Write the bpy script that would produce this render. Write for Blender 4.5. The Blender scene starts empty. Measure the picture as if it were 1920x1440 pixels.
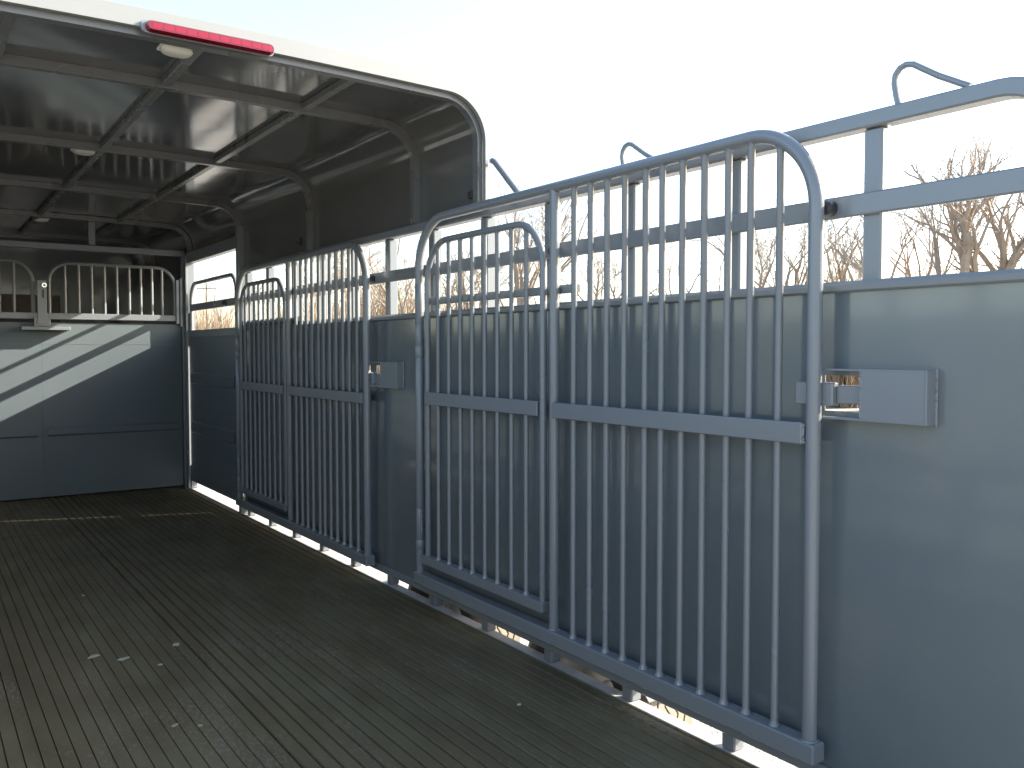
import bpy, bmesh, math, random
from mathutils import Vector, Matrix
random.seed(7)
sc = bpy.context.scene
col = sc.collection

# ------------------------------------------------------------------ camera
W = 1.706          # inner face of the right wall
XL = -0.23         # inner face of the left wall
YF = 6.757         # front gates
GROUND = -0.52
yaw, pitch, roll = math.radians(34.714), math.radians(-2.265), math.radians(-0.022)
fwd = Vector((math.sin(yaw)*math.cos(pitch), math.cos(yaw)*math.cos(pitch), math.sin(pitch)))
rgt = Vector((math.cos(yaw), -math.sin(yaw), 0)); upv = rgt.cross(fwd)
r2 = rgt*math.cos(roll)+upv*math.sin(roll); u2 = -rgt*math.sin(roll)+upv*math.cos(roll)
CAM = Vector((0, 0, 1.03)); FPX = 1629.4
cd = bpy.data.cameras.new('camera'); cam = bpy.data.objects.new('camera', cd); col.objects.link(cam)
cd.sensor_width = 36; cd.lens = FPX/1920*36; cd.clip_start = 0.02; cd.clip_end = 3000
m = Matrix((r2, u2, -fwd)).transposed().to_4x4(); m.translation = CAM
cam.matrix_world = m
sc.camera = cam

# ------------------------------------------------------------------ light
SUN = Vector((1.0, -0.388, 0.515)).normalized()
world = bpy.data.worlds.new('World'); sc.world = world; world.use_nodes = True
nt = world.node_tree; nt.nodes.clear()
sky = nt.nodes.new('ShaderNodeTexSky'); sky.sky_type = 'NISHITA'; sky.sun_disc = False
sky.sun_elevation = math.asin(SUN.z); sky.sun_rotation = math.atan2(SUN.x, SUN.y)
sky.air_density = 1.0; sky.dust_density = 2.0; sky.ozone_density = 1.0
bg = nt.nodes.new('ShaderNodeBackground'); bg.inputs['Strength'].default_value = 0.142
wo = nt.nodes.new('ShaderNodeOutputWorld')
nt.links.new(sky.outputs[0], bg.inputs[0]); nt.links.new(bg.outputs[0], wo.inputs[0])
sd = bpy.data.lights.new('sun', 'SUN'); sd.energy = 5.0; sd.angle = math.radians(0.5); sd.color = (1.0, 0.92, 0.79)
so = bpy.data.objects.new('sun', sd); col.objects.link(so)
so.rotation_euler = (-SUN).to_track_quat('-Z', 'Y').to_euler()
vs = sc.view_settings
vs.view_transform = 'Standard'; vs.look = 'None'; vs.exposure = 2.1; vs.gamma = 1.0; vs.use_curve_mapping = False
sc.render.engine = 'CYCLES'
try:
    sc.cycles.max_bounces = 12; sc.cycles.diffuse_bounces = 6; sc.cycles.glossy_bounces = 6
    sc.cycles.sample_clamp_indirect = 6
except Exception: pass

# ------------------------------------------------------------------ materials
def mat(name, rgb, rough=0.5, metal=0.0, spec=0.5, coat=0.0, var=0.0, vscale=3.0, rvar=0.0,
        bump=0.0, bscale=30.0, bdist=0.01, bdet=3.0, ndet=4.0, dirt=None, dscale=6.0, damt=0.4, scuff=None, stretch=(1, 1, 1)):
    M = bpy.data.materials.new(name); M.use_nodes = True
    n = M.node_tree.nodes; L = M.node_tree.links; p = n['Principled BSDF']
    p.inputs['Base Color'].default_value = (*rgb, 1); p.inputs['Roughness'].default_value = rough
    p.inputs['Metallic'].default_value = metal; p.inputs['Specular IOR Level'].default_value = spec
    p.inputs['Coat Weight'].default_value = coat; p.inputs['Coat Roughness'].default_value = 0.08
    tc = n.new('ShaderNodeTexCoord'); mp = n.new('ShaderNodeMapping'); mp.inputs['Scale'].default_value = stretch
    geo = n.new('ShaderNodeNewGeometry')
    L.new(geo.outputs['Position'], mp.inputs[0])
    last = None
    def noise(s, d=4.0, r=0.55):
        t = n.new('ShaderNodeTexNoise'); t.inputs['Scale'].default_value = s; t.inputs['Detail'].default_value = d
        t.inputs['Roughness'].default_value = r; L.new(mp.outputs[0], t.inputs['Vector']); return t
    colout = None
    if var:
        t = noise(vscale, ndet); mx = n.new('ShaderNodeMix'); mx.data_type = 'RGBA'
        mx.inputs[6].default_value = (*[c*(1-var) for c in rgb], 1); mx.inputs[7].default_value = (*[min(1, c*(1+var)) for c in rgb], 1)
        L.new(t.outputs['Fac'], mx.inputs[0]); colout = mx.outputs[2]
    if dirt:
        t = noise(dscale, 6.0, 0.6); rp = n.new('ShaderNodeValToRGB')
        rp.color_ramp.elements[0].position = 0.45; rp.color_ramp.elements[1].position = 0.72
        rp.color_ramp.elements[0].color = (0, 0, 0, 1); rp.color_ramp.elements[1].color = (damt, damt, damt, 1)
        L.new(t.outputs['Fac'], rp.inputs[0]); mx = n.new('ShaderNodeMix'); mx.data_type = 'RGBA'
        mx.inputs[6].default_value = (*rgb, 1); mx.inputs[7].default_value = (*dirt, 1)
        if colout: L.new(colout, mx.inputs[6])
        L.new(rp.outputs[0], mx.inputs[0]); colout = mx.outputs[2]
    if scuff:
        t1 = noise(70, 2.0); t2 = noise(3.1, 3.0)
        ml_ = n.new('ShaderNodeMath'); ml_.operation = 'MULTIPLY'; L.new(t1.outputs['Fac'], ml_.inputs[0]); L.new(t2.outputs['Fac'], ml_.inputs[1])
        rp = n.new('ShaderNodeValToRGB'); rp.color_ramp.elements[0].position = 0.30; rp.color_ramp.elements[1].position = 0.40
        rp.color_ramp.elements[0].color = (0, 0, 0, 1); rp.color_ramp.elements[1].color = (0.6, 0.6, 0.6, 1)
        L.new(ml_.outputs[0], rp.inputs[0]); mx = n.new('ShaderNodeMix'); mx.data_type = 'RGBA'
        if colout: L.new(colout, mx.inputs[6])
        else: mx.inputs[6].default_value = (*rgb, 1)
        mx.inputs[7].default_value = (*scuff, 1); L.new(rp.outputs[0], mx.inputs[0]); colout = mx.outputs[2]
    if colout: L.new(colout, p.inputs['Base Color'])
    if rvar:
        t = noise(vscale*2.3, ndet); mr = n.new('ShaderNodeMapRange')
        mr.inputs[3].default_value = max(0.02, rough-rvar); mr.inputs[4].default_value = min(1, rough+rvar)
        L.new(t.outputs['Fac'], mr.inputs[0]); L.new(mr.outputs[0], p.inputs['Roughness'])
    if bump:
        t = noise(bscale, bdet); b = n.new('ShaderNodeBump'); b.inputs['Strength'].default_value = bump
        b.inputs['Distance'].default_value = bdist
        L.new(t.outputs['Fac'], b.inputs['Height']); L.new(b.outputs[0], p.inputs['Normal'])
    return M

GREY = (0.150, 0.166, 0.180)  # rails and bars: grey lightened to carry the skylight on them
GREY2 = (0.104, 0.124, 0.134)  # sheets: similar grey, darker and teal to carry the shade in its colour
PAINT = mat('grey_paint', GREY, 0.26, var=0.05, vscale=2.2, rvar=0.03, ndet=1.0)
SHEET = mat('grey_sheet_paint', GREY2, 0.17, spec=0.5, coat=0.45, var=0.09, vscale=2.0, rvar=0.05, bump=0.45, bscale=1.9, bdist=0.02, bdet=0.6,  # tone noise partly stands in for cloudy reflections
            dirt=(0.17, 0.165, 0.155), dscale=3, damt=0.25)
GATESHEET = mat('front_sheet_paint', (0.098, 0.120, 0.130), 0.38, spec=0.25, var=0.07, vscale=2.2, rvar=0.05, bump=0.4, bscale=2.2, bdist=0.02, bdet=0.6)  # sheet grey again, with the teal of the shade in it
ROOFM = mat('shaded_roof_paint', (0.092, 0.093, 0.092), 0.10, var=0.06, vscale=3, rvar=0.03, bump=0.35, bscale=1.8, bdist=0.02, bdet=0.5)  # same grey paint, darkened for the shade under the canopy
BOWM = mat('shaded_bow_paint', (0.106, 0.107, 0.106), 0.28, var=0.06, vscale=3, rvar=0.04, ndet=1.0)  # also the wall grey with canopy shade put into the colour
RIM = mat('white_trim_paint', (0.185, 0.193, 0.19), 0.35, var=0.04, rvar=0.06)
SILLM = mat('sill_paint', (0.34, 0.34, 0.34), 0.4, var=0.12, vscale=9, dirt=(0.2, 0.17, 0.13), dscale=14, damt=0.5)
RUB = mat('rubber_floor', (0.090, 0.075, 0.044), 0.60, spec=0.28, scuff=(0.17, 0.155, 0.125), var=0.4, vscale=4, rvar=0.12, bump=0.5, bscale=220, bdist=0.001,
          dirt=(0.125, 0.118, 0.074), dscale=3.5, damt=0.8, stretch=(1.6, 0.6, 1))
RUBD = mat('rubber_groove', (0.02, 0.019, 0.016), 0.8)
BLACK = mat('rubber_and_hollow_black', (0.02, 0.02, 0.022), 0.55)  # rubber parts, and plates painted as dark hollows
TYRE = mat('tyre_rubber', (0.035, 0.033, 0.03), 0.75, var=0.3, vscale=15)
TREAD = mat('dusty_tread', (0.17, 0.15, 0.115), 0.85, var=0.3, vscale=25, bump=0.5, bscale=120, bdist=0.002)
STEEL = mat('galvanised', (0.5, 0.5, 0.5), 0.35, metal=0.9, var=0.1, vscale=20)
RED = mat('red_lens', (0.15, 0.002, 0.010), 0.12, coat=0.6)
RED.node_tree.nodes['Principled BSDF'].inputs['Transmission Weight'].default_value = 0.25
REDD = mat('red_cell', (0.19, 0.004, 0.016), 0.2)
PLASTIC = mat('white_plastic', (0.55, 0.53, 0.46), 0.35, var=0.05)
PLASTIC.node_tree.nodes['Principled BSDF'].inputs['Subsurface Weight'].default_value = 0.15
BROWN = mat('manger_board', (0.09, 0.068, 0.055), 0.6, var=0.3, vscale=8, stretch=(1, 1, 6))
GRAVEL = mat('gravel', (0.38, 0.355, 0.31), 0.95, var=0.3, vscale=2.5, dirt=(0.25, 0.225, 0.18), dscale=40, damt=0.8, bump=0.8, bscale=60, bdist=0.02)
BARK = mat('bark', (0.25, 0.205, 0.16), 0.9, var=0.35, vscale=9, bump=0.9, bscale=24, bdist=0.02, stretch=(1, 1, 0.35))
BARKG = mat('grey_bark', (0.27, 0.235, 0.20), 0.9, var=0.35, vscale=9, bump=0.9, bscale=24, bdist=0.02, stretch=(1, 1, 0.35))
TWIG = mat('twig', (0.27, 0.215, 0.165), 0.85, var=0.25, vscale=4)
STRAW = mat('dry_brush', (0.29, 0.20, 0.125), 0.9, var=0.35, vscale=3)
WOOD = mat('pole_wood', (0.13, 0.095, 0.07), 0.85, var=0.3, vscale=8, stretch=(1, 1, 0.2))
FLAKE = mat('pale_litter', (0.30, 0.30, 0.25), 0.9, var=0.2, vscale=90)
LEAF = mat('leaf_litter', (0.26, 0.24, 0.12), 0.9, var=0.3, vscale=90)
CHROME = mat('bright_ring', (0.7, 0.7, 0.7), 0.2, metal=1.0)

# ------------------------------------------------------------------ mesh helpers
def wloc(o):
    v = Vector((0, 0, 0))
    while o: v = v+o.location; o = o.parent
    return v
class MB:
    def __init__(s): s.v = []; s.f = []
    def add(s, v, f):
        b = len(s.v); s.v += [tuple(p) for p in v]; s.f += [tuple(i+b for i in q) for q in f]; return s
    def box(s, x0, x1, y0, y1, z0, z1, bev=0.003):
        x0, x1 = sorted((x0, x1)); y0, y1 = sorted((y0, y1)); z0, z1 = sorted((z0, z1))
        b = min(bev, 0.3*min(x1-x0, y1-y0, z1-z0))
        bm = bmesh.new(); bmesh.ops.create_cube(bm, size=1)
        for v in bm.verts: v.co = Vector(((x0+x1)/2+v.co.x*(x1-x0), (y0+y1)/2+v.co.y*(y1-y0), (z0+z1)/2+v.co.z*(z1-z0)))
        if b > 1e-5: bmesh.ops.bevel(bm, geom=list(bm.edges), offset=b, segments=1, affect='EDGES')
        bm.verts.index_update()
        s.add([v.co[:] for v in bm.verts], [[v.index for v in f.verts] for f in bm.faces]); bm.free(); return s
    def tube(s, pts, r, n=12, caps=True):
        """round tube along a polyline; r one number or one per point"""
        P = [Vector(p) for p in pts]; R = r if isinstance(r, (list, tuple)) else [r]*len(P)
        t0 = (P[1]-P[0]).normalized(); a = Vector((0, 0, 1)) if abs(t0.z) < 0.9 else Vector((1, 0, 0))
        nrm = t0.cross(a).normalized(); vs_ = []; fs = []
        prev = t0
        for i, p in enumerate(P):
            if i == 0: t = t0
            elif i == len(P)-1: t = (P[i]-P[i-1]).normalized()
            else: t = ((P[i]-P[i-1]).normalized()+(P[i+1]-P[i]).normalized()).normalized()
            q = prev.rotation_difference(t); nrm = q @ nrm; nrm = (nrm-t*nrm.dot(t)).normalized(); prev = t
            bn = t.cross(nrm)
            for k in range(n):
                c = math.cos(2*math.pi*k/n); d = math.sin(2*math.pi*k/n)
                vs_.append(p+(nrm*c+bn*d)*R[i])
        for i in range(len(P)-1):
            for k in range(n):
                fs.append((i*n+k, i*n+(k+1) % n, (i+1)*n+(k+1) % n, (i+1)*n+k))
        if caps:
            fs.append(tuple(range(n-1, -1, -1))); fs.append(tuple((len(P)-1)*n+k for k in range(n)))
        return s.add(vs_, fs)
    def strip(s, prof, y0, y1, thick, lean=None):
        """open profile of (x,z,nx,nz) extruded in y with thickness along its normal"""
        n = len(prof); vs_ = []
        for (x, z, nx, nz) in prof:
            if lean is not None: thick = lean[0]+(lean[1]-lean[0])*max(0, nz)**1.3
            vs_ += [(x, y0, z), (x, y1, z), (x+nx*thick, y0, z+nz*thick), (x+nx*thick, y1, z+nz*thick)]
        fs = []
        for i in range(n-1):
            a, b = i*4, i*4+4
            fs += [(a, b, b+1, a+1), (a+2, a+3, b+3, b+2), (a, a+2, b+2, b), (a+1, b+1, b+3, a+3)]
        fs += [(0, 1, 3, 2), ((n-1)*4, (n-1)*4+2, (n-1)*4+3, (n-1)*4+1)]
        return s.add(vs_, fs)
    def build(s, name, material, parent=None, smooth=True, ang=35):
        o0 = wloc(parent) if parent else Vector((0, 0, 0))
        me = bpy.data.meshes.new(name)
        me.from_pydata([(v[0]-o0.x, v[1]-o0.y, v[2]-o0.z) for v in s.v], [], s.f)
        bm = bmesh.new(); bm.from_mesh(me); bmesh.ops.recalc_face_normals(bm, faces=bm.faces); bm.to_mesh(me); bm.free()
        me.materials.append(material)
        if smooth:
            me.polygons.foreach_set('use_smooth', [True]*len(me.polygons))
            try: me.set_sharp_from_angle(angle=math.radians(ang))
            except Exception: pass
        o = bpy.data.objects.new(name, me); col.objects.link(o); o.parent = parent
        return o
def tag(o, label, cat, group=None, kind=None):
    o['label'] = label; o['category'] = cat
    if group: o['group'] = group
    if kind: o['kind'] = kind
    return o
def thing(name, label, cat, loc=(0, 0, 0), group=None):
    o = bpy.data.objects.new(name, None); o.empty_display_size = 0.1; col.objects.link(o); o.location = loc
    return tag(o, label, cat, group)
def arc(cy, cz, r, a0, a1, n=8):
    return [(cy+r*math.cos(a0+(a1-a0)*i/n), cz+r*math.sin(a0+(a1-a0)*i/n)) for i in range(n+1)]
def copy_tree(o, parent=None):
    c = o.copy(); col.objects.link(c); c.parent = parent
    for k in o.children: copy_tree(k, c)
    return c
def weld(mb, p, q, r=0.004, n=None):
    """irregular bead of small lumps between two points"""
    p = Vector(p); q = Vector(q); n = n or max(3, int((q-p).length/0.007))
    pts = []; rr = []
    for i in range(2*n+1):
        t = i/(2*n); j = Vector((random.uniform(-1, 1), random.uniform(-1, 1), random.uniform(-1, 1)))*r*0.25
        pts.append(p.lerp(q, t)+j); rr.append(r*(0.75+0.45*(i % 2)+random.uniform(-.15, .15)))
    mb.tube(pts, rr, 6)

# ------------------------------------------------------------------ ground
g = MB(); S = 1500
g.add([(-S, -S, GROUND), (S, -S, GROUND), (S, S, GROUND), (-S, S, GROUND)], [(0, 1, 2, 3)])
go = g.build('ground', GRAVEL, smooth=False); go['kind'] = 'structure'

# ------------------------------------------------------------------ trailer floor
FY0, FY1 = 0.72, 8.2
fl = MB().box(XL, W-0.004, FY0, FY1, -0.05, -0.009, 0).build('floor', RUBD); fl['kind'] = 'structure'
fl['label'] = 'ribbed dark rubber floor of the trailer'
def rib(x0, x1, y0, y1, c=0.0035):
    b = MB(); h = 0.0; d = -0.0085
    pr = [(x0, d), (x0+0.0008, h-0.003), (x0+c, h), (x1-c, h), (x1-0.0008, h-0.003), (x1, d)]
    v = []; f = []
    for (x, z) in pr: v += [(x, y0, z), (x, y1, z)]
    for i in range(5): f.append((2*i, 2*i+1, 2*i+3, 2*i+2))
    f += [(0, 2, 4, 6, 8, 10), (11, 9, 7, 5, 3, 1)]
    return b.add(v, f)
x = 0.777; pitch_r = 0.0414; k = 0
while x < W-0.01:
    x1 = min(x+pitch_r, W-0.004)
    rib(x+0.0021, x1-0.0021, FY0, FY1, 0.0034).build('floor_strip', RUB, fl); x += pitch_r
x = 0.772; pitch_l = 0.0372
while x > XL+0.01:
    x0 = max(x-pitch_l, XL)
    for (a, b) in ((FY0, 5.452), (5.46, FY1)):
        rib(x0+0.0005, x-0.0005, a, b, 0.0012).build('floor_strip', RUB, fl)
    x -= pitch_l

# side sills below the walls (outer frame of the deck), sunlit ledge seen in the gap
for nm, xa, xb, lab in (('deck_sill', W, W+0.050, 'pale steel deck sill showing in the gap under the right wall'),
                        ('deck_sill', XL-0.050, XL, 'pale steel deck sill under the left wall')):
    tag(MB().box(xa, xb, 0.70, 8.2, -0.16, -0.006, 0.004).build(nm, SILLM), lab, 'sill')

# ------------------------------------------------------------------ side walls
POSTY = [1.114+0.387*k for k in range(12)]
HOLES = [(1.125, 1.215, 0.892, 0.972), (3.43, 3.52, 0.882, 0.962)]
def mirror_mb(mb):
    c = XL+W
    mb.v = [(c-v[0], v[1], v[2]) for v in mb.v]; mb.f = [tuple(reversed(f)) for f in mb.f]; return mb
def side_wall(right):
    fx = (lambda b: b) if right else mirror_mb
    root = thing('trailer_wall', 'blue-grey steel side wall with open rails above the panel, behind the barred gates' if right
                 else 'blue-grey steel side wall along the left edge of the trailer, outside the picture', 'trailer wall',
                 (W if right else XL, 3.0, 0.0))
    Y1 = 5.42 if right else 8.2
    # panel sheet, with the latch openings left free
    y0 = 0.74; zb, zt = 0.048, 1.158
    pb = MB()
    def quad(ya, yb, za, zc):
        pb.box(W, W+0.003, ya, yb, za, zc, 0)
    if right:
        cur = y0
        v = []; f = []
        ysec = [y0]+[t for h in HOLES for t in (h[0], h[1])]+[Y1]
        for i in range(len(ysec)-1):
            ya, yb = ysec[i], ysec[i+1]
            h = [h for h in HOLES if abs(h[0]-ya) < 1e-6]
            if h: quad(ya, yb, zb, h[0][2]); quad(ya, yb, h[0][3], zt)
            else: quad(ya, yb, zb, zt)
    else: quad(y0, Y1, zb, zt)
    fx(pb).build('panel', SHEET, root)
    cp = MB()
    pr = [(W-0.008, 1.156), (W-0.013, 1.160), (W-0.014, 1.172), (W-0.009, 1.180), (W+0.012, 1.181), (W+0.012, 1.156)]
    v = [(a, yy, z) for yy in (y0, Y1) for (a, z) in pr]; n = len(pr)
    cp.add(v, [tuple(range(n-1, -1, -1)), tuple(range(n, 2*n))]+[(i, (i+1) % n, n+(i+1) % n, n+i) for i in range(n)])
    fx(cp).build('panel_cap', PAINT, root)
    fx(MB().box(W-0.010, W-0.0005, y0, Y1, 0.045, 0.078, 0.004)).build('bottom_lip', PAINT, root)
    for yy in POSTY:
        if yy < 5.4: fx(MB().box(W+0.0135, W+0.053, yy-0.0225, yy+0.0225, -0.006, 1.508, 0.004)).build('post', PAINT, root)
    fx(MB().box(W+0.0535, W+0.075, 0.72, 5.42, 0.037, 0.13, 0.004)).build('sun_stop_rail', PAINT, root)  # unseen outer rail, added to keep sun off the floor edge
    fx(MB().box(W+0.0535, W+0.075, 5.421, 8.2, 0.037, 0.11, 0.004)).build('sun_stop_rail', PAINT, root)  # front run of it, made taller to close a sun leak
    fx(MB().box(W+0.0005, W+0.0125, 0.78, Y1, 1.322, 1.370, 0.004)).build('middle_rail', PAINT, root)
    # top rail with its bend down into the rear post
    R = 0.14; zc = 1.526-R; yc = 0.71+R
    pts = [(W+0.022, 0.71, 0.0), (W+0.022, 0.71, zc)]+[(W+0.022, a, b) for a, b in arc(yc, zc, R, math.pi, math.pi/2, 10)][1:]+[(W+0.022, Y1, 1.526)]
    tb = MB(); sq = [(-0.022, -0.0175), (0.022, -0.0175), (0.022, 0.0175), (-0.022, 0.0175)]
    c = 0.004; oct_ = []
    for (a, b) in sq:
        sa, sb = math.copysign(1, a), math.copysign(1, b)
        pp = [(a-sa*c, b), (a, b-sb*c)]
        if a*b > 0: pp.reverse()
        oct_ += pp
    # order around
    oct_.sort(key=lambda q: math.atan2(q[1]/0.0175, q[0]/0.022))
    vs_ = []; fs = []; n = 8
    for i, p in enumerate(pts):
        a = Vector(pts[max(0, i-1)]); b = Vector(pts[min(len(pts)-1, i+1)]); t = (b-a).normalized(); nn = Vector((0, -t.z, t.y))
        for (dx, dn) in oct_: vs_.append((p[0]+dx, p[1]+nn.y*dn, p[2]+nn.z*dn))
    for i in range(len(pts)-1):
        for k in range(n): fs.append((i*n+k, i*n+(k+1) % n, (i+1)*n+(k+1) % n, (i+1)*n+k))
    fs += [tuple(range(n)), tuple((len(pts)-1)*n+k for k in range(n))]
    fx(tb.add(vs_, fs)).build('top_rail', PAINT, root)
    # tie loops of bent rod on the top rail
    for (ya, yb) in ((1.060, 0.905), (1.913, 1.758), (2.35-0.0, 2.20)) if not right else ((1.060, 0.905), (1.913, 1.758)):
        xx = W+0.014
        path = [(xx, ya-0.004, 1.543), (xx, ya+0.001, 1.562), (xx, ya+0.006, 1.590), (xx, ya+0.004, 1.607), (xx, ya-0.006, 1.619), (xx, ya-0.020, 1.623),
                (xx, ya-0.036, 1.619), (xx, ya-0.09, 1.582), (xx, yb+0.02, 1.556), (xx, yb, 1.545)]
        fx(MB().tube(path, 0.0068, 10)).build('tie_loop', PAINT, root)
    if right:
        # black rubber bumpers on the middle rail
        for yy in (1.205, 2.215, 3.545, 4.555):
            MB().tube([(W-0.001, yy, 1.345), (W-0.010, yy, 1.345), (W-0.020, yy, 1.345), (W-0.026, yy, 1.345)], [0.017, 0.017, 0.0155, 0.009], 14).build('bumper', BLACK, root)
        for (y0h, y1h, z0h, z1h) in HOLES:
            dz = z0h-0.892
            ye = y0h-0.165; ys = y1h-0.004
            lr = MB().box(W-0.034, W-0.031, ye, y0h-0.022, 0.880+dz, 0.986+dz, 0.001).build('latch_receiver', PAINT, root)
            MB().box(W-0.0345, W-0.0005, ye, ys, 0.983+dz, 0.988+dz, 0.001).build('top_plate', PAINT, lr)
            MB().box(W-0.0345, W-0.0005, ye, ys, 0.876+dz, 0.881+dz, 0.001).build('bottom_plate', PAINT, lr)
            MB().box(W-0.0345, W-0.0005, ye-0.005, ye, 0.876+dz, 0.988+dz, 0.001).build('end_plate', PAINT, lr)
            MB().box(W-0.004, W-0.0007, ye-0.010, ye-0.0055, 0.872+dz, 0.992+dz, 0.001).build('flange', PAINT, lr)
            wb = MB(); weld(wb, (W-0.033, y0h-0.021, 0.882+dz), (W-0.033, y0h-0.021, 0.984+dz), 0.003)
            wb.build('weld_bead', PAINT, lr); wb = MB(); weld(wb, (W-0.003, ye-0.006, 0.876+dz), (W-0.003, ye-0.006, 0.988+dz), 0.0032)
            wb.build('weld_bead', PAINT, lr)
    return root
side_wall(True); side_wall(False)
tag(MB().box(W-0.0, W+0.05, 0.62, 0.685, -0.16, 1.40, 0.006).build('rear_post', PAINT), 'square steel corner post at the rear of the right wall', 'post')

# ------------------------------------------------------------------ roof
ZR = 1.942; RC = 0.165
def profile(off=0.0, zlow=1.545, zright=None):
    """right foot -> over -> left foot ; normal pointing outwards"""
    xr = W+0.02; xl = XL-0.02; pr = []
    pr.append((xr+off, zright or zlow, 1, 0))
    for i in range(13):
        a = math.pi/2*i/12; pr.append((xr-RC+(RC+off)*math.cos(a), ZR-RC+(RC+off)*math.sin(a), math.cos(a), math.sin(a)))
    for i in range(1, 12):
        t = i/12; pr.append((xr-RC+(xl+RC-(xr-RC))*t, ZR+off+0.012*math.sin(math.pi*t), 0, 1))
    for i in range(13):
        a = math.pi/2+math.pi/2*i/12; pr.append((xl+RC+(RC+off)*math.cos(a), ZR-RC+(RC+off)*math.sin(a), math.cos(a), math.sin(a)))
    pr.append((xl-off, zlow, -1, 0)); return pr
roof = thing('trailer_roof', 'rounded steel canopy roof over the front of the trailer with ribbed underside', 'roof', (0.738, 5.0, 1.55))
MB().strip(profile(0.0), 2.66, 5.465, 0.003).build('roof_sheet', ROOFM, roof)
MB().strip(profile(0.0032, zright=1.74), 5.450, 6.715, 0.003).build('roof_sheet', ROOFM, roof)
MB().strip(profile(0.0), 6.70, 8.205, 0.003).build('roof_sheet', ROOFM, roof)
MB().strip(profile(-0.012), 2.640, 2.6585, 0.055, (0.0125, 0.052)).build('rear_trim', RIM, roof)
BOWS = [2.680, 3.16, 4.30, 5.47, 6.64, 7.8]
for y in BOWS:
    w = 0.030 if y > 2.7 else 0.034
    MB().strip(profile(-0.031, zright=1.747 if 5.4 < y < 6.7 else None), y-w/2, y+w/2, 0.0305).build('roof_bow', BOWM, roof)
MB().strip(profile(-0.016), 2.699, 2.712, 0.0155).build('rear_flange', BOWM, roof)
for xs in (0.240, 0.738, 1.236):
    for i in range(len(BOWS)-1):
        a = BOWS[i]+0.0175; b = BOWS[i+1]-0.0155
        if i == 0: a += 0.016
        crown = 0.012*math.sin(math.pi*(1.561-xs)/1.646)
        MB().box(xs-0.0145, xs+0.0145, a, b, ZR+crown-0.024, ZR+crown-0.0005, 0.002).build('purlin', BOWM, roof)
for s, xx in ((1, W+0.03), (-1, XL-0.03)):
    MB().tube([(xx, 2.63, 1.708), (xx, 2.612, 1.700), (xx, 2.45, 1.553)], [0.0115, 0.0115, 0.0115], 12).build('brace', PAINT, roof)
MB().box(W-0.002, W+0.018, 2.722, 2.748, 1.585, 1.612, 0.002).build('cable_grommet', BLACK, roof)

# nose of the trailer beyond the front gates
nose = thing('trailer_nose', 'dark closed nose compartment behind the front gates', 'trailer nose', (0.738, 8.2, 0))
MB().box(XL-0.02, W+0.02, 8.185, 8.195, -0.05, 1.96, 0).build('nose_wall', SHEET, nose)
MB().box(W, W+0.012, YF-0.034, 8.20, -0.004, 1.60, 0).build('side_sheet', SHEET, nose)
MB().box(XL-0.012, XL, YF+0.02, 8.20, 1.19, 1.60, 0).build('side_sheet', SHEET, nose)
mg = thing('manger', 'dim brown manger boards behind the left front gate', 'manger', (0.45, 7.7, 0))
for i in range(4):
    MB().box(-0.15, 0.98, 7.62, 7.645, 0.80+i*0.165, 0.958+i*0.165, 0.004).build('board', BROWN, mg)

# ------------------------------------------------------------------ front header and gates
hd = thing('front_header', 'horizontal steel beam across the trailer above the front gates', 'beam', (0.738, YF, 1.74))
MB().box(XL+0.0, W-0.002, YF-0.02, YF+0.02, 1.722, 1.766, 0.004).build('beam', PAINT, hd)
for xs in (1.073, 0.40): MB().box(xs-0.022, xs+0.022, YF-0.019, YF+0.019, 1.767, 1.944, 0.003).build('stub_post', PAINT, hd)
MB().box(W-0.030, W-0.003, YF-0.03, YF+0.03, -0.004, 1.721, 0.004).build('jamb', PAINT, hd)

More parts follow.
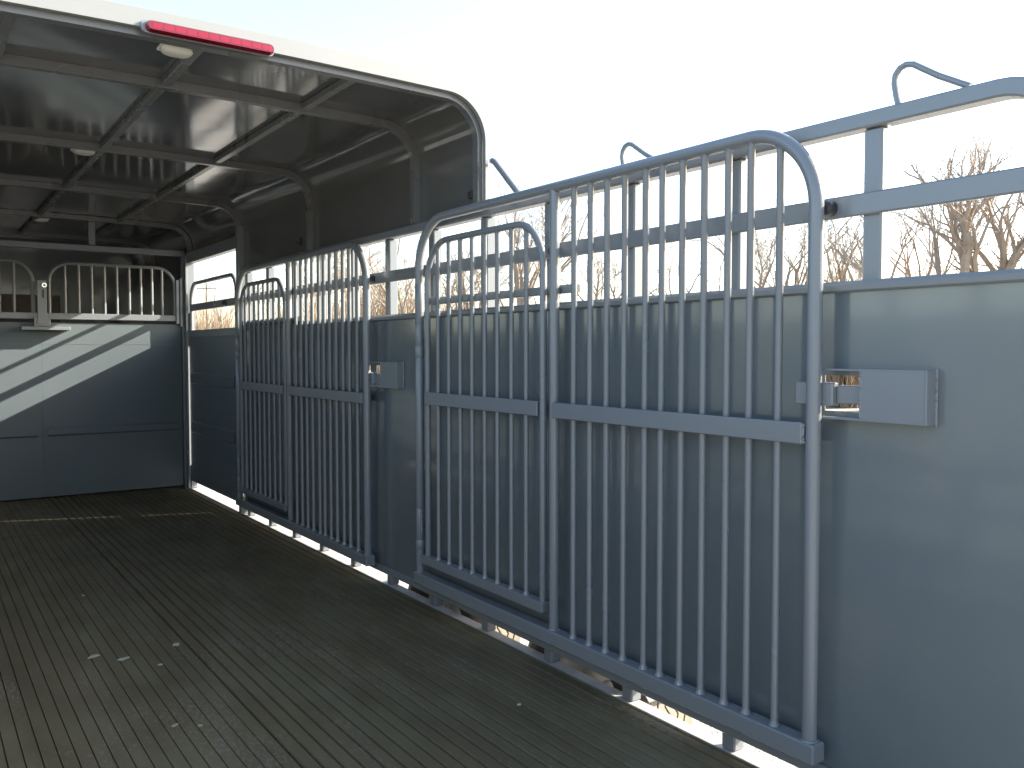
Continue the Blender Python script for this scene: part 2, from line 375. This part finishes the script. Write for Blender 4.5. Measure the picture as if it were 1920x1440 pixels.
def front_gate(x0, x1, bars, label, latch):
    g = thing('front_gate', label, 'gate', ((x0+x1)/2, YF, 0), 'front gates with barred windows')
    sh = MB().box(x0, x1, YF-0.004, YF, 0.012, 1.218, 0.001).build('sheet', GATESHEET, g)
    pr = [(0, 0), (-0.012, 0.012), (-0.012, 0.052), (0, 0.064)]
    for zb in (0.43,):
        v = [(xx, YF-0.004+a, zb+b) for xx in (x0+0.03, x1-0.03) for a, b in pr]
        MB().add(v, [(0, 1, 5, 4), (1, 2, 6, 5), (2, 3, 7, 6), (0, 3, 2, 1), (4, 5, 6, 7)]).build('bead', GATESHEET, sh, ang=10)
    MB().box(x0+0.01, x1-0.01, YF-0.0062, YF-0.0045, 1.069, 1.0715, 0).build('lap_seam', PAINT, sh)
    R = 0.13; xa, xb = x0+0.055, x1-0.045; zt = 1.630
    path = [(xa, YF-0.015, 1.25)]+[(a, YF-0.015, b) for a, b in arc(xa+R, zt-R, R, math.pi, math.pi/2, 8)]+[(a, YF-0.015, b) for a, b in arc(xb-R, zt-R, R, math.pi/2, 0, 8)]+[(xb, YF-0.015, 1.25)]
    MB().tube(path, 0.0125, 10).build('arch_tube', PAINT, g)
    MB().box(x0+0.03, x1-0.02, YF-0.03, YF+0.002, 1.240, 1.284, 0.003).build('window_rail', PAINT, g)
    for bx in bars:
        ztop = zt
        if bx < xa+R: ztop = zt-R+math.sqrt(max(0, R*R-(xa+R-bx)**2))
        if bx > xb-R: ztop = zt-R+math.sqrt(max(0, R*R-(bx-xb+R)**2))
        MB().tube([(bx, YF-0.015, 1.282), (bx, YF-0.015, ztop)], 0.0095, 10).build('bar', PAINT, g)
    if latch:
        lt = MB().box(0.722, 0.778, YF-0.062, YF-0.056, 1.205, 1.502, 0.001).build('latch_plate', PAINT, g)
        MB().tube([(0.764, YF-0.064, 1.47), (0.764, YF-0.068, 1.47)], 0.0155, 16).build('ring', CHROME, lt)
        MB().tube([(0.764, YF-0.0682, 1.47), (0.764, YF-0.0696, 1.47)], 0.0075, 12).build('pin', BLACK, lt)
        MB().box(0.751, 0.762, YF-0.0635, YF-0.0622, 1.383, 1.440, 0).build('slot', BLACK, lt)  # black plate painted as the dark keyhole opening
        MB().box(0.700, 0.800, YF-0.055, YF-0.006, 1.19, 1.255, 0.003).build('latch_block', PAINT, lt)
        MB().box(0.620, 0.915, YF-0.105, YF-0.0045, 1.163, 1.188, 0.003).build('latch_shelf', PAINT, lt)
        hp = MB().box(x1-0.042, x1-0.020, YF-0.045, YF-0.032, 1.22, 1.545, 0.002)
        hp.build('hinge_plate', PAINT, g)
        MB().box(x1-0.014, x1+0.004, YF-0.045, YF-0.005, 1.20, 1.56, 0.002).build('hinge_flat', PAINT, g)
    return g
rb = [0.898, 0.984, 1.067, 1.150, 1.231, 1.313, 1.391, 1.468, 1.538]
front_gate(0.7435, 1.672, rb, 'front gate on the right, barred window above a sunlit steel sheet', True)
front_gate(-0.19, 0.7433, [2*0.743-t for t in rb], 'front gate on the left, partly cut off by the picture edge', False)

# ------------------------------------------------------------------ walk-through side door at the front right
dr = thing('side_door', 'steel walk-through side door with open top half at the front right corner', 'door', (W, 6.07, 0))
DY0, DY1 = 5.5140, 6.668
MB().box(W+0.002, W+0.006, DY0, DY1, 0.055, 1.170, 0.001).build('sheet', GATESHEET, dr)
for z in (0.42, 0.78):
    pr = [(0.0, 0), (-0.010, 0.012), (-0.010, 0.075), (0.0, 0.087)]
    v = [(W+0.002+a, yy, z+b) for yy in (DY0+0.06, DY1-0.06) for a, b in pr]
    MB().add(v, [(0, 1, 5, 4), (1, 2, 6, 5), (2, 3, 7, 6), (0, 3, 2, 1), (4, 5, 6, 7)]).build('bead', GATESHEET, dr, ang=10)
MB().box(W-0.006, W+0.0015, DY0, DY1, 1.120, 1.172, 0.002).build('top_lip', PAINT, dr)
R = 0.12; ya, yb, zt = DY0+0.06, DY1-0.006, 1.515
path = [(W+0.02, yb, 1.173)]+[(W+0.02, a, b) for a, b in arc(yb-R, zt-R, R, 0, math.pi/2, 8)]+[(W+0.02, a, b) for a, b in arc(ya+R, zt-R, R, math.pi/2, math.pi, 8)]+[(W+0.02, ya, 1.173)]
MB().tube(path, 0.0145, 12).build('arch_tube', PAINT, dr)
MB().box(W+0.010, W+0.03, DY0+0.05, DY1-0.006, 1.315, 1.365, 0.003).build('middle_rail', PAINT, dr)
MB().tube([(W+0.0095, 5.80, 1.34), (W-0.006, 5.80, 1.34)], [0.019, 0.014], 12).build('bumper', BLACK, dr)
fr = thing('door_frame', 'steel frame posts and header around the front side door', 'door frame', (W, 6.07, 0))
MB().box(W-0.020, W+0.05, 5.425, 5.462, -0.005, 1.80, 0.003).build('rear_jamb', PAINT, fr)
MB().box(W-0.006, W+0.008, 5.464, 5.5035, -0.005, 1.745, 0.003).build('rear_stop', PAINT, fr)
MB().box(W-0.004, W+0.05, 6.684, YF-0.035, -0.005, 1.745, 0.003).build('front_jamb', PAINT, fr)
MB().box(W-0.018, W-0.0042, 6.672, YF-0.035, -0.004, 1.72, 0.002).build('sun_block_strip', PAINT, fr)  # added to block a sun streak on the front gate
MB().box(W-0.006, W+0.045, 5.5045, 6.683, 1.668, 1.745, 0.003).build('header', PAINT, fr)
MB().box(W+0.004, W+0.045, 6.669, 6.6838, 0.0, 0.17, 0).build('light_stop', PAINT, fr)
MB().box(W+0.004, W+0.045, 6.669, 6.6838, 1.06, 1.30, 0).build('light_stop', PAINT, fr)

MB().box(W+0.0021, W+0.0079, 5.5036, 5.5138, 0.66, 1.667, 0).build('light_stop', PAINT, fr)  # added in the door gap to limit the sun streak's length
MB().box(W+0.0021, W+0.0079, 5.5036, 5.5138, 0.285, 0.34, 0).build('light_stop', PAINT, fr)  # added to break the sun streak on the floor in two
# ------------------------------------------------------------------ divider gates folded against the right wall
XG = W-0.050
def bar_mesh(y, z0, z1, r=0.0093, x=XG):
    return MB().tube([(x, y, z0), (x, y, z0+0.003), (x, y, z0+0.007), (x, y, z0+0.013), (x, y, z1-0.010), (x, y, z1-0.004), (x, y, z1)],
                     [r*1.55, r*1.45, r*1.15, r, r, r*1.2, r*1.5], 12)
def archz(y, ya, yb, zt, R):
    lo, hi = min(ya, yb), max(ya, yb)
    if y < lo+R: return zt-R+math.sqrt(max(0, R*R-(lo+R-y)**2))
    if y > hi-R: return zt-R+math.sqrt(max(0, R*R-(y-hi+R)**2))
    return zt
def divider_gate(label):
    g = thing('divider_gate', label, 'gate', (XG, 2.1, 0.10), 'divider gates folded against the right wall')
    ya, yb, zt, R, r = 3.031, 1.208, 1.532, 0.185, 0.0168
    path = [(XG, ya, 1.285)]+[(XG, a, b) for a, b in arc(ya-R, zt-R, R, 0, math.pi/2, 14)]+[(XG, a, b) for a, b in arc(yb+R, zt-R, R, math.pi/2, math.pi, 14)]+[(XG, yb, 0.144)]
    MB().tube(path, r, 18).build('frame_tube', PAINT, g)
    # hinge side: knuckles and sleeves
    hs = MB().tube([(XG, ya, 0.144), (XG, ya, 0.236)], r, 16).build('hinge_post', PAINT, g)
    for (a, b, rr) in ((0.2365, 0.2745, r*1.12), (0.2750, 0.40, r*1.02), (0.4005, 1.0, r*1.02), (1.0005, 1.045, r*1.12), (1.0455, 1.13, r*1.02), (1.1305, 1.2845, r*1.04)):
        MB().tube([(XG, ya, a), (XG, ya, a+0.002), (XG, ya, b-0.002), (XG, ya, b)], [rr*0.95, rr, rr, rr*0.95], 16).build('hinge_knuckle', PAINT, hs)
    wb = MB()
    weld(wb, (XG-0.006, ya-0.021, 0.29), (XG-0.006, ya-0.021, 0.40), 0.0042)
    wb.build('weld_bead', PAINT, hs)
    MB().tube([(XG, 2.158, 0.144), (XG, 2.158, zt-0.005)], 0.0158, 16).build('centre_post', PAINT, g)
    br = MB().box(XG-0.0225, XG+0.0225, yb-0.026, ya+0.02, 0.100, 0.1455, 0.004).build('bottom_rail', PAINT, g)
    wb = MB()
    for (yy, rr) in ((yb, 0.0175), (2.158, 0.0165), (ya, 0.0175)):
        pts = [(XG+rr*math.cos(2*math.pi*i/20), yy+rr*math.sin(2*math.pi*i/20), 0.1465) for i in range(21)]
        MB().tube(pts, [0.0032+0.0013*(i % 2)+random.uniform(-.0005, .0005) for i in range(21)], 6).build('weld_bead', PAINT, br)
    mr = MB().box(XG-0.021, XG-0.009, yb+0.017, 2.158-0.0158, 0.818, 0.866, 0.002).build('middle_rail', PAINT, g)
    wb = MB(); weld(wb, (XG-0.015, yb+0.0165, 0.820), (XG-0.015, yb+0.0165, 0.864), 0.0042); wb.build('weld_bead', PAINT, mr); wb = MB(); weld(wb, (XG-0.015, 2.158-0.0155, 0.820), (XG-0.015, 2.158-0.0155, 0.864), 0.0035)
    wb.build('weld_bead', PAINT, mr)
    for y in (2.061, 1.984, 1.910, 1.835, 1.750, 1.687, 1.613, 1.538, 1.460, 1.390, 1.305):
        bar_mesh(y, 0.1455, archz(y, ya, yb, zt, R)-r*0.75).build('bar', PAINT, g)
    # latch bolt through the leading post
    lb = MB().box(XG+0.010, XG+0.034, yb-0.040, yb+0.058, 0.905, 0.957, 0.003).build('latch_bolt', PAINT, g)
    MB().box(XG+0.024, XG+0.043, yb-0.13, yb-0.0405, 0.911, 0.951, 0.002).build('bolt_tongue', PAINT, lb)
    # inner walk-through gate
    ia, ib, izt, iR, ir = 2.966, 2.216, 1.441, 0.15, 0.0118
    path = [(XG, ia, 0.222)]+[(XG, a, b) for a, b in arc(ia-iR, izt-iR, iR, 0, math.pi/2, 12)]+[(XG, a, b) for a, b in arc(ib+iR, izt-iR, iR, math.pi/2, math.pi, 12)]+[(XG, ib, 0.222)]
    ig = MB().tube(path, ir, 16).build('inner_gate', PAINT, g)
    MB().box(XG-0.0175, XG+0.0175, ib-0.016, ia+0.028, 0.187, 0.2225, 0.003).build('bottom_rail', PAINT, ig)
    MB().box(XG-0.017, XG-0.0095, ib+0.012, ia-0.006, 0.818, 0.866, 0.0015).build('middle_rail', PAINT, ig)
    for y in (2.884, 2.804, 2.722, 2.641, 2.558, 2.478, 2.393, 2.308):
        bar_mesh(y, 0.2225, archz(y, ia, ib, izt, iR)-ir*0.7, 0.0082).build('bar', PAINT, ig)
    # slide bar behind the inner gate
    sb = MB().box(XG+0.020, XG+0.043, 2.085, 2.99, 1.205, 1.232, 0.003).build('slide_bar', PAINT, g)
    MB().box(XG+0.0215, XG+0.0415, 2.083, 2.0848, 1.2065, 1.2305, 0).build('bar_mouth', BLACK, sb)  # black plate painted as the dark hollow of the open tube
    MB().tube([(XG+0.03, 2.945, 1.17), (XG+0.03, 2.945, 1.36)], 0.008, 10).build('slide_stop', PAINT, sb)
    return g
g1 = divider_gate('larger, nearer barred divider gate with rounded top against the right wall')
g2 = copy_tree(g1); g2.location.y += 2.306; g2.location.z -= 0.026
g2['label'] = 'farther barred divider gate under the canopy, against the right wall'

# ------------------------------------------------------------------ lamps on the roof
tl = thing('tail_light', 'long red tail light bar on the rear edge of the canopy', 'tail light', (0.70, 2.636, 1.95))
XA, XB, ZT0, ZT1 = 0.566, 0.936, 1.926, 1.959
def stadium(x0, x1, z0, z1, y, sh=0.0):
    r = (z1-z0)/2; zc = (z0+z1)/2; out = []
    for i in range(9): a = -math.pi/2+math.pi*i/8; out.append((x1-r+(r-sh)*math.cos(a), y, zc+(r-sh)*math.sin(a)))
    for i in range(9): a = math.pi/2+math.pi*i/8; out.append((x0+r+(r-sh)*math.cos(a), y, zc+(r-sh)*math.sin(a)))
    return out
def stad_solid(levels):
    n = 18; v = []; f = []
    for L_ in levels: v += L_
    for i in range(len(levels)-1):
        for k in range(n): f.append((i*n+k, i*n+(k+1) % n, (i+1)*n+(k+1) % n, (i+1)*n+k))
    f += [tuple(range(n-1, -1, -1)), tuple((len(levels)-1)*n+k for k in range(n))]
    return MB().add(v, f)
stad_solid([stadium(XA-0.012, XB+0.004, ZT0-0.002, ZT1+0.002, 2.6395), stadium(XA-0.012, XB+0.004, ZT0-0.002, ZT1+0.002, 2.632, 0.001)]).build('base', PAINT, tl)
stad_solid([stadium(XA, XB, ZT0, ZT1, 2.6318), stadium(XA, XB, ZT0, ZT1, 2.620, 0.001), stadium(XA, XB, ZT0, ZT1, 2.612, 0.005)]).build('lens', RED, tl)
for i in range(11):
    xx = XA+0.030+i*0.0313
    MB().box(xx-0.0143, xx+0.0143, 2.6112, 2.6117, ZT0+0.008, ZT1-0.009, 0.0002).build('cell', REDD, tl)
for (lx, ly, lz, lab) in ((0.684, 2.765, 1.944, 'white dome lamp under the canopy behind the red tail light'),
                          (0.672, 4.395, 1.944, 'white dome lamp in the middle of the canopy ceiling'),
                          (0.772, 6.86, 1.944, 'white dome lamp at the dark front end of the ceiling')):
    d = thing('dome_light', lab, 'ceiling lamp', (lx, ly, lz), 'dome lamps on the canopy ceiling')
    MB().box(lx-0.050, lx+0.050, ly-0.038, ly+0.038, lz-0.010, lz-0.0005, 0.004).build('base', PLASTIC, d)
    v = []; f = []; n = 20; rings = 6
    for j in range(rings+1):
        a = math.pi/2*j/rings
        for k in range(n):
            t = 2*math.pi*k/n; cx, cy = math.cos(t), math.sin(t)
            sx = math.copysign(abs(cx)**0.7, cx); sy = math.copysign(abs(cy)**0.7, cy)
            v.append((lx+0.047*sx*math.cos(a)**0.6, ly+0.035*sy*math.cos(a)**0.6, lz-0.010-0.018*math.sin(a)))
    for j in range(rings):
        for k in range(n): f.append((j*n+k, j*n+(k+1) % n, (j+1)*n+(k+1) % n, (j+1)*n+k))
    f.append(tuple(range(n))); f.append(tuple(rings*n+k for k in range(n)))
    MB().add(v, f).build('lens', PLASTIC, d)
ml = thing('marker_light', 'tiny red marker lamp on the canopy side above the farther gate', 'marker lamp', (W+0.018, 4.46, 1.60))
MB().box(W+0.006, W+0.019, 4.445, 4.475, 1.585, 1.625, 0.003).build('housing', BLACK, ml)
MB().box(W+0.002, W+0.0055, 4.449, 4.471, 1.589, 1.603, 0.002).build('lens', RED, ml)

# ------------------------------------------------------------------ wheels and fender
def wheel(yc, label):
    zc, R, xa, xb = GROUND+0.345, 0.335, W+0.082, W+0.285
    w = thing('wheel', label, 'wheel', ((xa+xb)/2, yc, GROUND), 'trailer wheels outside the right wall')
    prof = [(xa+0.03, 0.20), (xa+0.006, 0.225), (xa, 0.27), (xa+0.008, 0.315), (xa+0.024, R-0.002), (xa+0.05, R+0.001), ((xa+xb)/2, R+0.002),
            (xb-0.05, R+0.001), (xb-0.024, R-0.002), (xb-0.008, 0.315), (xb, 0.27), (xb-0.006, 0.225), (xb-0.03, 0.20)]
    n = 56; v = []; f = []
    for i in range(n):
        a = 2*math.pi*i/n
        for (px, pr) in prof: v.append((px, yc+pr*math.cos(a), zc+pr*math.sin(a)))
    q = len(prof)
    for i in range(n):
        for k in range(q-1): f.append((i*q+k, i*q+k+1, ((i+1) % n)*q+k+1, ((i+1) % n)*q+k))
    ty = MB().add(v, f).build('tyre', TYRE, w)
    tr = MB(); n = 72; nr = 5; wd = (xb-xa-0.044)/nr
    for r_ in range(nr):
        v = []; f = []
        for i in range(n):
            a = 2*math.pi*i/n; z = 0.007*(1 if i % 2 else -1)
            x0 = xa+0.022+r_*wd+0.0035+(z if r_ > 0 else 0); x1 = xa+0.022+(r_+1)*wd-0.0035+(z if r_ < nr-1 else 0)
            for (px, pr) in ((x0, R-0.004), (x0, R+0.010), (x1, R+0.010), (x1, R-0.004)):
                v.append((px, yc+pr*math.cos(a), zc+pr*math.sin(a)))
        for i in range(n):
            for k in range(3): f.append((i*4+k, i*4+k+1, ((i+1) % n)*4+k+1, ((i+1) % n)*4+k))
        tr.add(v, f)
    tr.build('tread', TREAD, ty)
    rm = MB(); n = 32; v = []; f = []
    pr_ = [(xa+0.04, 0.205), (xa+0.09, 0.17), (xb-0.06, 0.165), (xb-0.05, 0.08), (xb-0.035, 0.07), (xb-0.03, 0.001)]
    for i in range(n):
        a = 2*math.pi*i/n
        for (px, p) in pr_: v.append((px, yc+p*math.cos(a), zc+p*math.sin(a)))
    q = len(pr_)
    for i in range(n):
        for k in range(q-1): f.append((i*q+k, i*q+k+1, ((i+1) % n)*q+k+1, ((i+1) % n)*q+k))
    rm.add(v, f).build('rim', STEEL, w)
wheel(2.20, 'rear trailer wheel with sunlit zigzag tread, glimpsed under the wall')
wheel(3.12, 'front trailer wheel with sunlit zigzag tread, glimpsed under the wall')
fe = MB(); pr = []
for (yy, zz) in ((1.86, -0.02), (2.02, 0.12), (2.20, 0.215), (3.12, 0.215), (3.34, 0.12), (3.52, -0.02)):
    pr.append((yy, zz))
v = []; f = []
for (yy, zz) in pr: v += [(W+0.078, yy, zz), (W+0.335, yy, zz), (W+0.078, yy, zz+0.004), (W+0.335, yy, zz+0.004)]
for i in range(len(pr)-1):
    a, b = i*4, i*4+4; f += [(a, b, b+1, a+1), (a+2, a+3, b+3, b+2), (a, a+2, b+2, b), (a+1, b+1, b+3, a+3)]
f += [(0, 1, 3, 2), (len(v)-4, len(v)-2, len(v)-1, len(v)-3)]
for i in range(len(pr)-1):  # outer lip, added so the tread tops fall into shade
    (ya, za), (yb_, zb_) = pr[i], pr[i+1]
    fe.add([(W+0.336, ya, za+0.004), (W+0.336, yb_, zb_+0.004), (W+0.336, yb_, zb_-0.09), (W+0.336, ya, za-0.09),
            (W+0.339, ya, za+0.004), (W+0.339, yb_, zb_+0.004), (W+0.339, yb_, zb_-0.09), (W+0.339, ya, za-0.09)], [(0, 1, 2, 3), (7, 6, 5, 4), (0, 4, 5, 1), (3, 2, 6, 7)])
tag(fe.add(v, f).build('fender', PAINT, ang=10), 'folded steel fender over the two wheels outside the right wall', 'fender')

# ------------------------------------------------------------------ litter on the floor
def flake(x, y, s, el, label, cat='litter', m_=FLAKE, ang=0.3, group=None):
    n = 9; v = []; f = []
    rr = [s*random.uniform(0.6, 1.15) for _ in range(n)]
    for z, k in ((0.0005, 1.0), (0.003, 0.85)):
        for i in range(n):
            a = 2*math.pi*i/n; px, py = rr[i]*k*math.cos(a)*el, rr[i]*k*math.sin(a)
            v.append((x+px*math.cos(ang)-py*math.sin(ang), y+px*math.sin(ang)+py*math.cos(ang), z))
    for i in range(n): f.append((i, (i+1) % n, n+(i+1) % n, n+i))
    f += [tuple(range(n-1, -1, -1)), tuple(range(n, 2*n))]
    tag(MB().add(v, f).build('litter_flake' if m_ is FLAKE else 'leaf_scrap', m_), label, cat, group)
flake(0.486, 3.169, 0.014, 1.7, 'leftmost pale smear of litter in the row on the rubber floor')
flake(0.567, 3.088, 0.013, 1.9, 'pale elongated smear of litter in the middle of the floor row')
flake(0.742, 3.133, 0.015, 1.2, 'roundish pale litter spot beside the floor seam')
flake(0.650, 2.959, 0.007, 1.3, 'small white litter crumb nearer than the row of smears')
flake(0.573, 3.988, 0.008, 1.4, 'lone pale litter crumb farther forward on the left floor')
flake(0.573, 2.453, 0.008, 1.6, 'greenish leaf scrap on the dark floor stain', 'leaf', LEAF)
flake(0.632, 2.412, 0.007, 1.2, 'yellow leaf scrap right of the dark floor stain', 'leaf', LEAF)
flake(1.430, 2.03, 0.006, 1.6, 'white litter crumb on the right mat near the nearer gate')

# ------------------------------------------------------------------ trees outside
def at(u, D):
    c = (u-960)/FPX
    d = rgt*c+Vector((math.sin(yaw), math.cos(yaw), 0)); d.z = 0; d.normalize()
    return Vector((d.x*D, d.y*D, GROUND))
def tree(name, label, u, D, h, lean=(0, 0), r0=0.16, stems=1, seed=1, spread=0.5, depth=4, twig=1.0, bark=BARK, group='bare trees beyond the right wall', first=0.36):
    rnd = random.Random(seed); base = at(u, D)
    t = thing(name, label, 'tree' if name != 'shrub' else 'shrub', base, group)
    tk = MB(); cr = MB()
    limbs = []
    def limb(p, d, L, r, r1, lev, wob):
        n = 5 if lev < 2 else 3; pts = [p.copy()]; rr = [r]
        for i in range(n):
            d = (d+Vector((rnd.uniform(-wob, wob), rnd.uniform(-wob, wob), rnd.uniform(-wob, wob)*0.6+0.02))).normalized()
            p = p+d*(L/n); pts.append(p.copy()); rr.append(r+(r1-r)*(i+1)/n)
        limbs.append((pts, rr, lev))
        return pts, rr, p, d
    def side(p, d, a0):
        q = d.orthogonal().normalized(); q.rotate(Matrix.Rotation(a0, 3, d)); return q
    def twigs(pts, rr, d, L, lev, cnt):
        for _ in range(cnt):
            i = rnd.randint(0, len(pts)-2); q = pts[i].lerp(pts[i+1], rnd.random())
            nd = (d+side(q, d, rnd.uniform(0, 6.283))*rnd.uniform(0.7, 1.7)+Vector((0, 0, rnd.uniform(-.1, .4)))).normalized()
            l2 = L*rnd.uniform(0.25, 0.6); r_ = min(rr[i]*0.4, 0.03)
            pp, r3, e, d3 = limb(q, nd, l2, r_, 0.004, max(4, lev+2), 0.30)
            if lev < 5:
                for _k in range(3):
                    k2 = rnd.randint(1, len(pp)-1); nd2 = (d3+side(e, d3, rnd.uniform(0, 6.283))*rnd.uniform(.5, 1.2)).normalized()
                    limb(pp[k2], nd2, l2*rnd.uniform(.3, .6), max(0.005, r_*0.45), 0.003, 7, 0.3)
    def grow(p, d, L, r, lev):
        r1 = max(0.005, r*0.74)
        pts, rr, p, d = limb(p, d, L, r, r1, lev, 0.09+0.05*lev)
        if lev >= 1: twigs(pts, rr, d, L, lev, int((3 if lev < 3 else 4)*twig+0.5))
        if lev >= depth+1: return
        nch = 2 if rnd.random() < 0.72 else 3; a = rnd.uniform(0, 6.283)
        for c in range(nch):
            sp = spread*rnd.uniform(0.55, 1.25)*(0.6 if c == 0 else 1.0)
            nd = (d+side(p, d, a+c*6.283/nch+rnd.uniform(-.4, .4))*sp+Vector((0, 0, 0.08))).normalized()
            grow(p-d*r1*0.5, nd, L*rnd.uniform(0.62, 0.92), r1*(0.86 if c == 0 else rnd.uniform(0.5, 0.75)), lev+1)
    for s in range(stems):
        a = rnd.uniform(0, 6.283); k = 0 if stems == 1 else 0.22
        d = Vector((lean[0]*rgt.x+k*math.cos(a), lean[0]*rgt.y+k*math.sin(a), 1)).normalized()
        grow(base+Vector((math.cos(a), math.sin(a), 0))*(0.0 if stems == 1 else r0*1.2)+Vector((0, 0, -0.1)), d, h*first*rnd.uniform(0.85, 1.1), r0, 0)
    zs = sorted(p.z-GROUND for pts, rr, lev in limbs for p in pts); k = h/zs[int(len(zs)*0.985)]
    for pts, rr, lev in limbs:
        q = [base+(p-base)*k for p in pts]
        (tk if lev == 0 else cr).tube(q, [r*min(1.0, k**0.5) if lev else r for r in rr], (10, 8, 6, 5, 4, 3, 3, 3)[min(7, lev)], caps=False)
    tk.build('trunk', bark, t); cr.build('crown', TWIG if bark is BARK else bark, t)
    return t
def shrub(label, u, D, h, w, n, seed, m_=STRAW):
    rnd = random.Random(seed); base = at(u, D); t = thing('shrub', label, 'shrub', base, 'dry brush beyond the right wall'); s = MB(); k_ = MB()
    for i in range(n):
        a = rnd.uniform(0, 6.283); q = w*math.sqrt(rnd.random()); p = base+Vector((q*math.cos(a), q*math.sin(a), 0)); L = h*rnd.uniform(0.5, 1.0)*(1-0.35*(q/w)**2)
        d = Vector((rnd.uniform(-.3, .3), rnd.uniform(-.3, .3), 1)).normalized(); pts = [p.copy()]
        for j in range(4):
            d = (d+Vector((rnd.uniform(-.25, .25), rnd.uniform(-.25, .25), 0.05))).normalized(); p = p+d*L/4; pts.append(p.copy())
        s.tube(pts, [0.012, 0.010, 0.008, 0.006, 0.003], 3, False)
        for j in range(5):
            b = pts[rnd.randint(1, 3)]; e = (d+Vector((rnd.uniform(-.9, .9), rnd.uniform(-.9, .9), rnd.uniform(-.2, .6)))).normalized()
            k_.tube([b, b+e*L*0.14, b+(e+Vector((0, 0, .2)))*L*0.26], [0.006, 0.005, 0.003], 3, False)
    s.build('stems', m_, t); k_.build('twigs', m_, t)
tree('bare_tree', 'thick many-limbed bare tree at the far right above the panel', 1862, 26, 6.8, (0.02, 0), 0.36, 2, 11, 0.55, 4, 1.1, first=0.42)
tree('bare_tree', 'shaggy leaning bare trunk left of the thick tree at far right', 1842, 25, 6.6, (-0.22, 0), 0.33, 1, 5, 0.5, 4, 1.0)
tree('bare_tree', 'slim forked grey bare tree right of the near rail post', 1778, 27, 6.6, (-0.16, 0), 0.17, 1, 23, 0.35, 3, 0.8, BARKG, first=0.5)
tree('bare_tree', 'leaning brown stump-like bare tree just right of the near rail post', 1772, 24, 4.4, (-0.38, 0), 0.30, 1, 31, 0.5, 4, 0.9)
tree('bare_tree', 'twiggy bare tree cut by the right picture edge', 1930, 27, 6.6, (0.0, 0), 0.30, 2, 37, 0.5, 4, 1.0)
tree('bare_tree', 'low spreading bare tree between the nearer gate post and rail post', 1535, 26, 5.9, (-0.1, 0), 0.15, 2, 41, 0.6, 4, 1.0)
tree('bare_tree', 'small bare tree seen through the middle bars of the nearer gate', 1320, 30, 5.8, (-0.15, 0), 0.13, 2, 47, 0.5, 4, 0.8, BARKG)
tree('bare_tree', 'tall fanning bare tree behind the inner gate of the nearer divider', 965, 24, 6.1, (0.12, 0), 0.17, 3, 53, 0.38, 4, 1.0)
tree('bare_tree', 'shaggy bare tree behind the inner gate left part', 880, 26, 5.6, (-0.05, 0), 0.17, 2, 59, 0.5, 4, 1.1)
tree('bare_tree', 'wispy bare tree between the two divider gates', 775, 25, 5.2, (-0.05, 0), 0.11, 3, 61, 0.5, 4, 1.0)
tree('bare_tree', 'bare tree with dense twigs behind the farther gate', 655, 30, 5.6, (0, 0), 0.14, 2, 67, 0.5, 4, 1.1)
tree('bare_tree', 'thin young bare tree seen through the side door opening', 424, 30, 4.4, (0.1, 0), 0.06, 1, 71, 0.4, 3, 0.9)
tree('bare_tree', 'slender bare tree filling the gap right of the near rail post', 1692, 29, 6.6, (0.1, 0), 0.15, 3, 83, 0.5, 4, 1.1)
tree('bare_tree', 'wide twiggy bare tree behind the right half of the nearer gate', 1440, 28, 6.0, (-0.1, 0), 0.15, 2, 97, 0.6, 4, 1.0)
tree('bare_tree', 'twiggy bare tree just right of the inner gate', 1120, 29, 5.6, (0.1, 0), 0.13, 2, 101, 0.55, 4, 1.0)
shrub('orange dry brush seen through the side door opening', 389, 24, 3.7, 0.30, 240, 1)
shrub('orange dry brush between the two divider gates', 712, 26, 5.0, 0.7, 300, 2)
shrub('orange dry brush seen through the bars of the farther gate', 600, 28, 4.7, 0.9, 300, 3)
shrub('tan brush beside the near rail post', 1580, 25, 5.1, 0.55, 300, 4)
shrub('tan brush under the thick bare tree at far right', 1705, 27, 4.5, 0.9, 260, 5)
shrub('tan brush behind the inner gate of the nearer divider', 850, 28, 4.4, 0.8, 240, 6)

pb = at(389, 120); up_ = thing('utility_pole', 'distant utility pole with crossarm seen through the side door opening', 'utility pole', pb)
MB().tube([pb, pb+Vector((0, 0, 10.2))], [0.16, 0.11], 10).build('pole', WOOD, up_)
c0 = pb+Vector((0, 0, 9.5)); MB().tube([c0-rgt*1.25, c0+rgt*1.25], 0.07, 6).build('crossarm', WOOD, up_)
for k in (-1.1, -0.4, 0.4, 1.1):
    q = c0+rgt*k; MB().tube([q+Vector((0, 0, .06)), q+Vector((0, 0, .3))], [0.05, 0.03], 6).build('insulator', WOOD, up_)
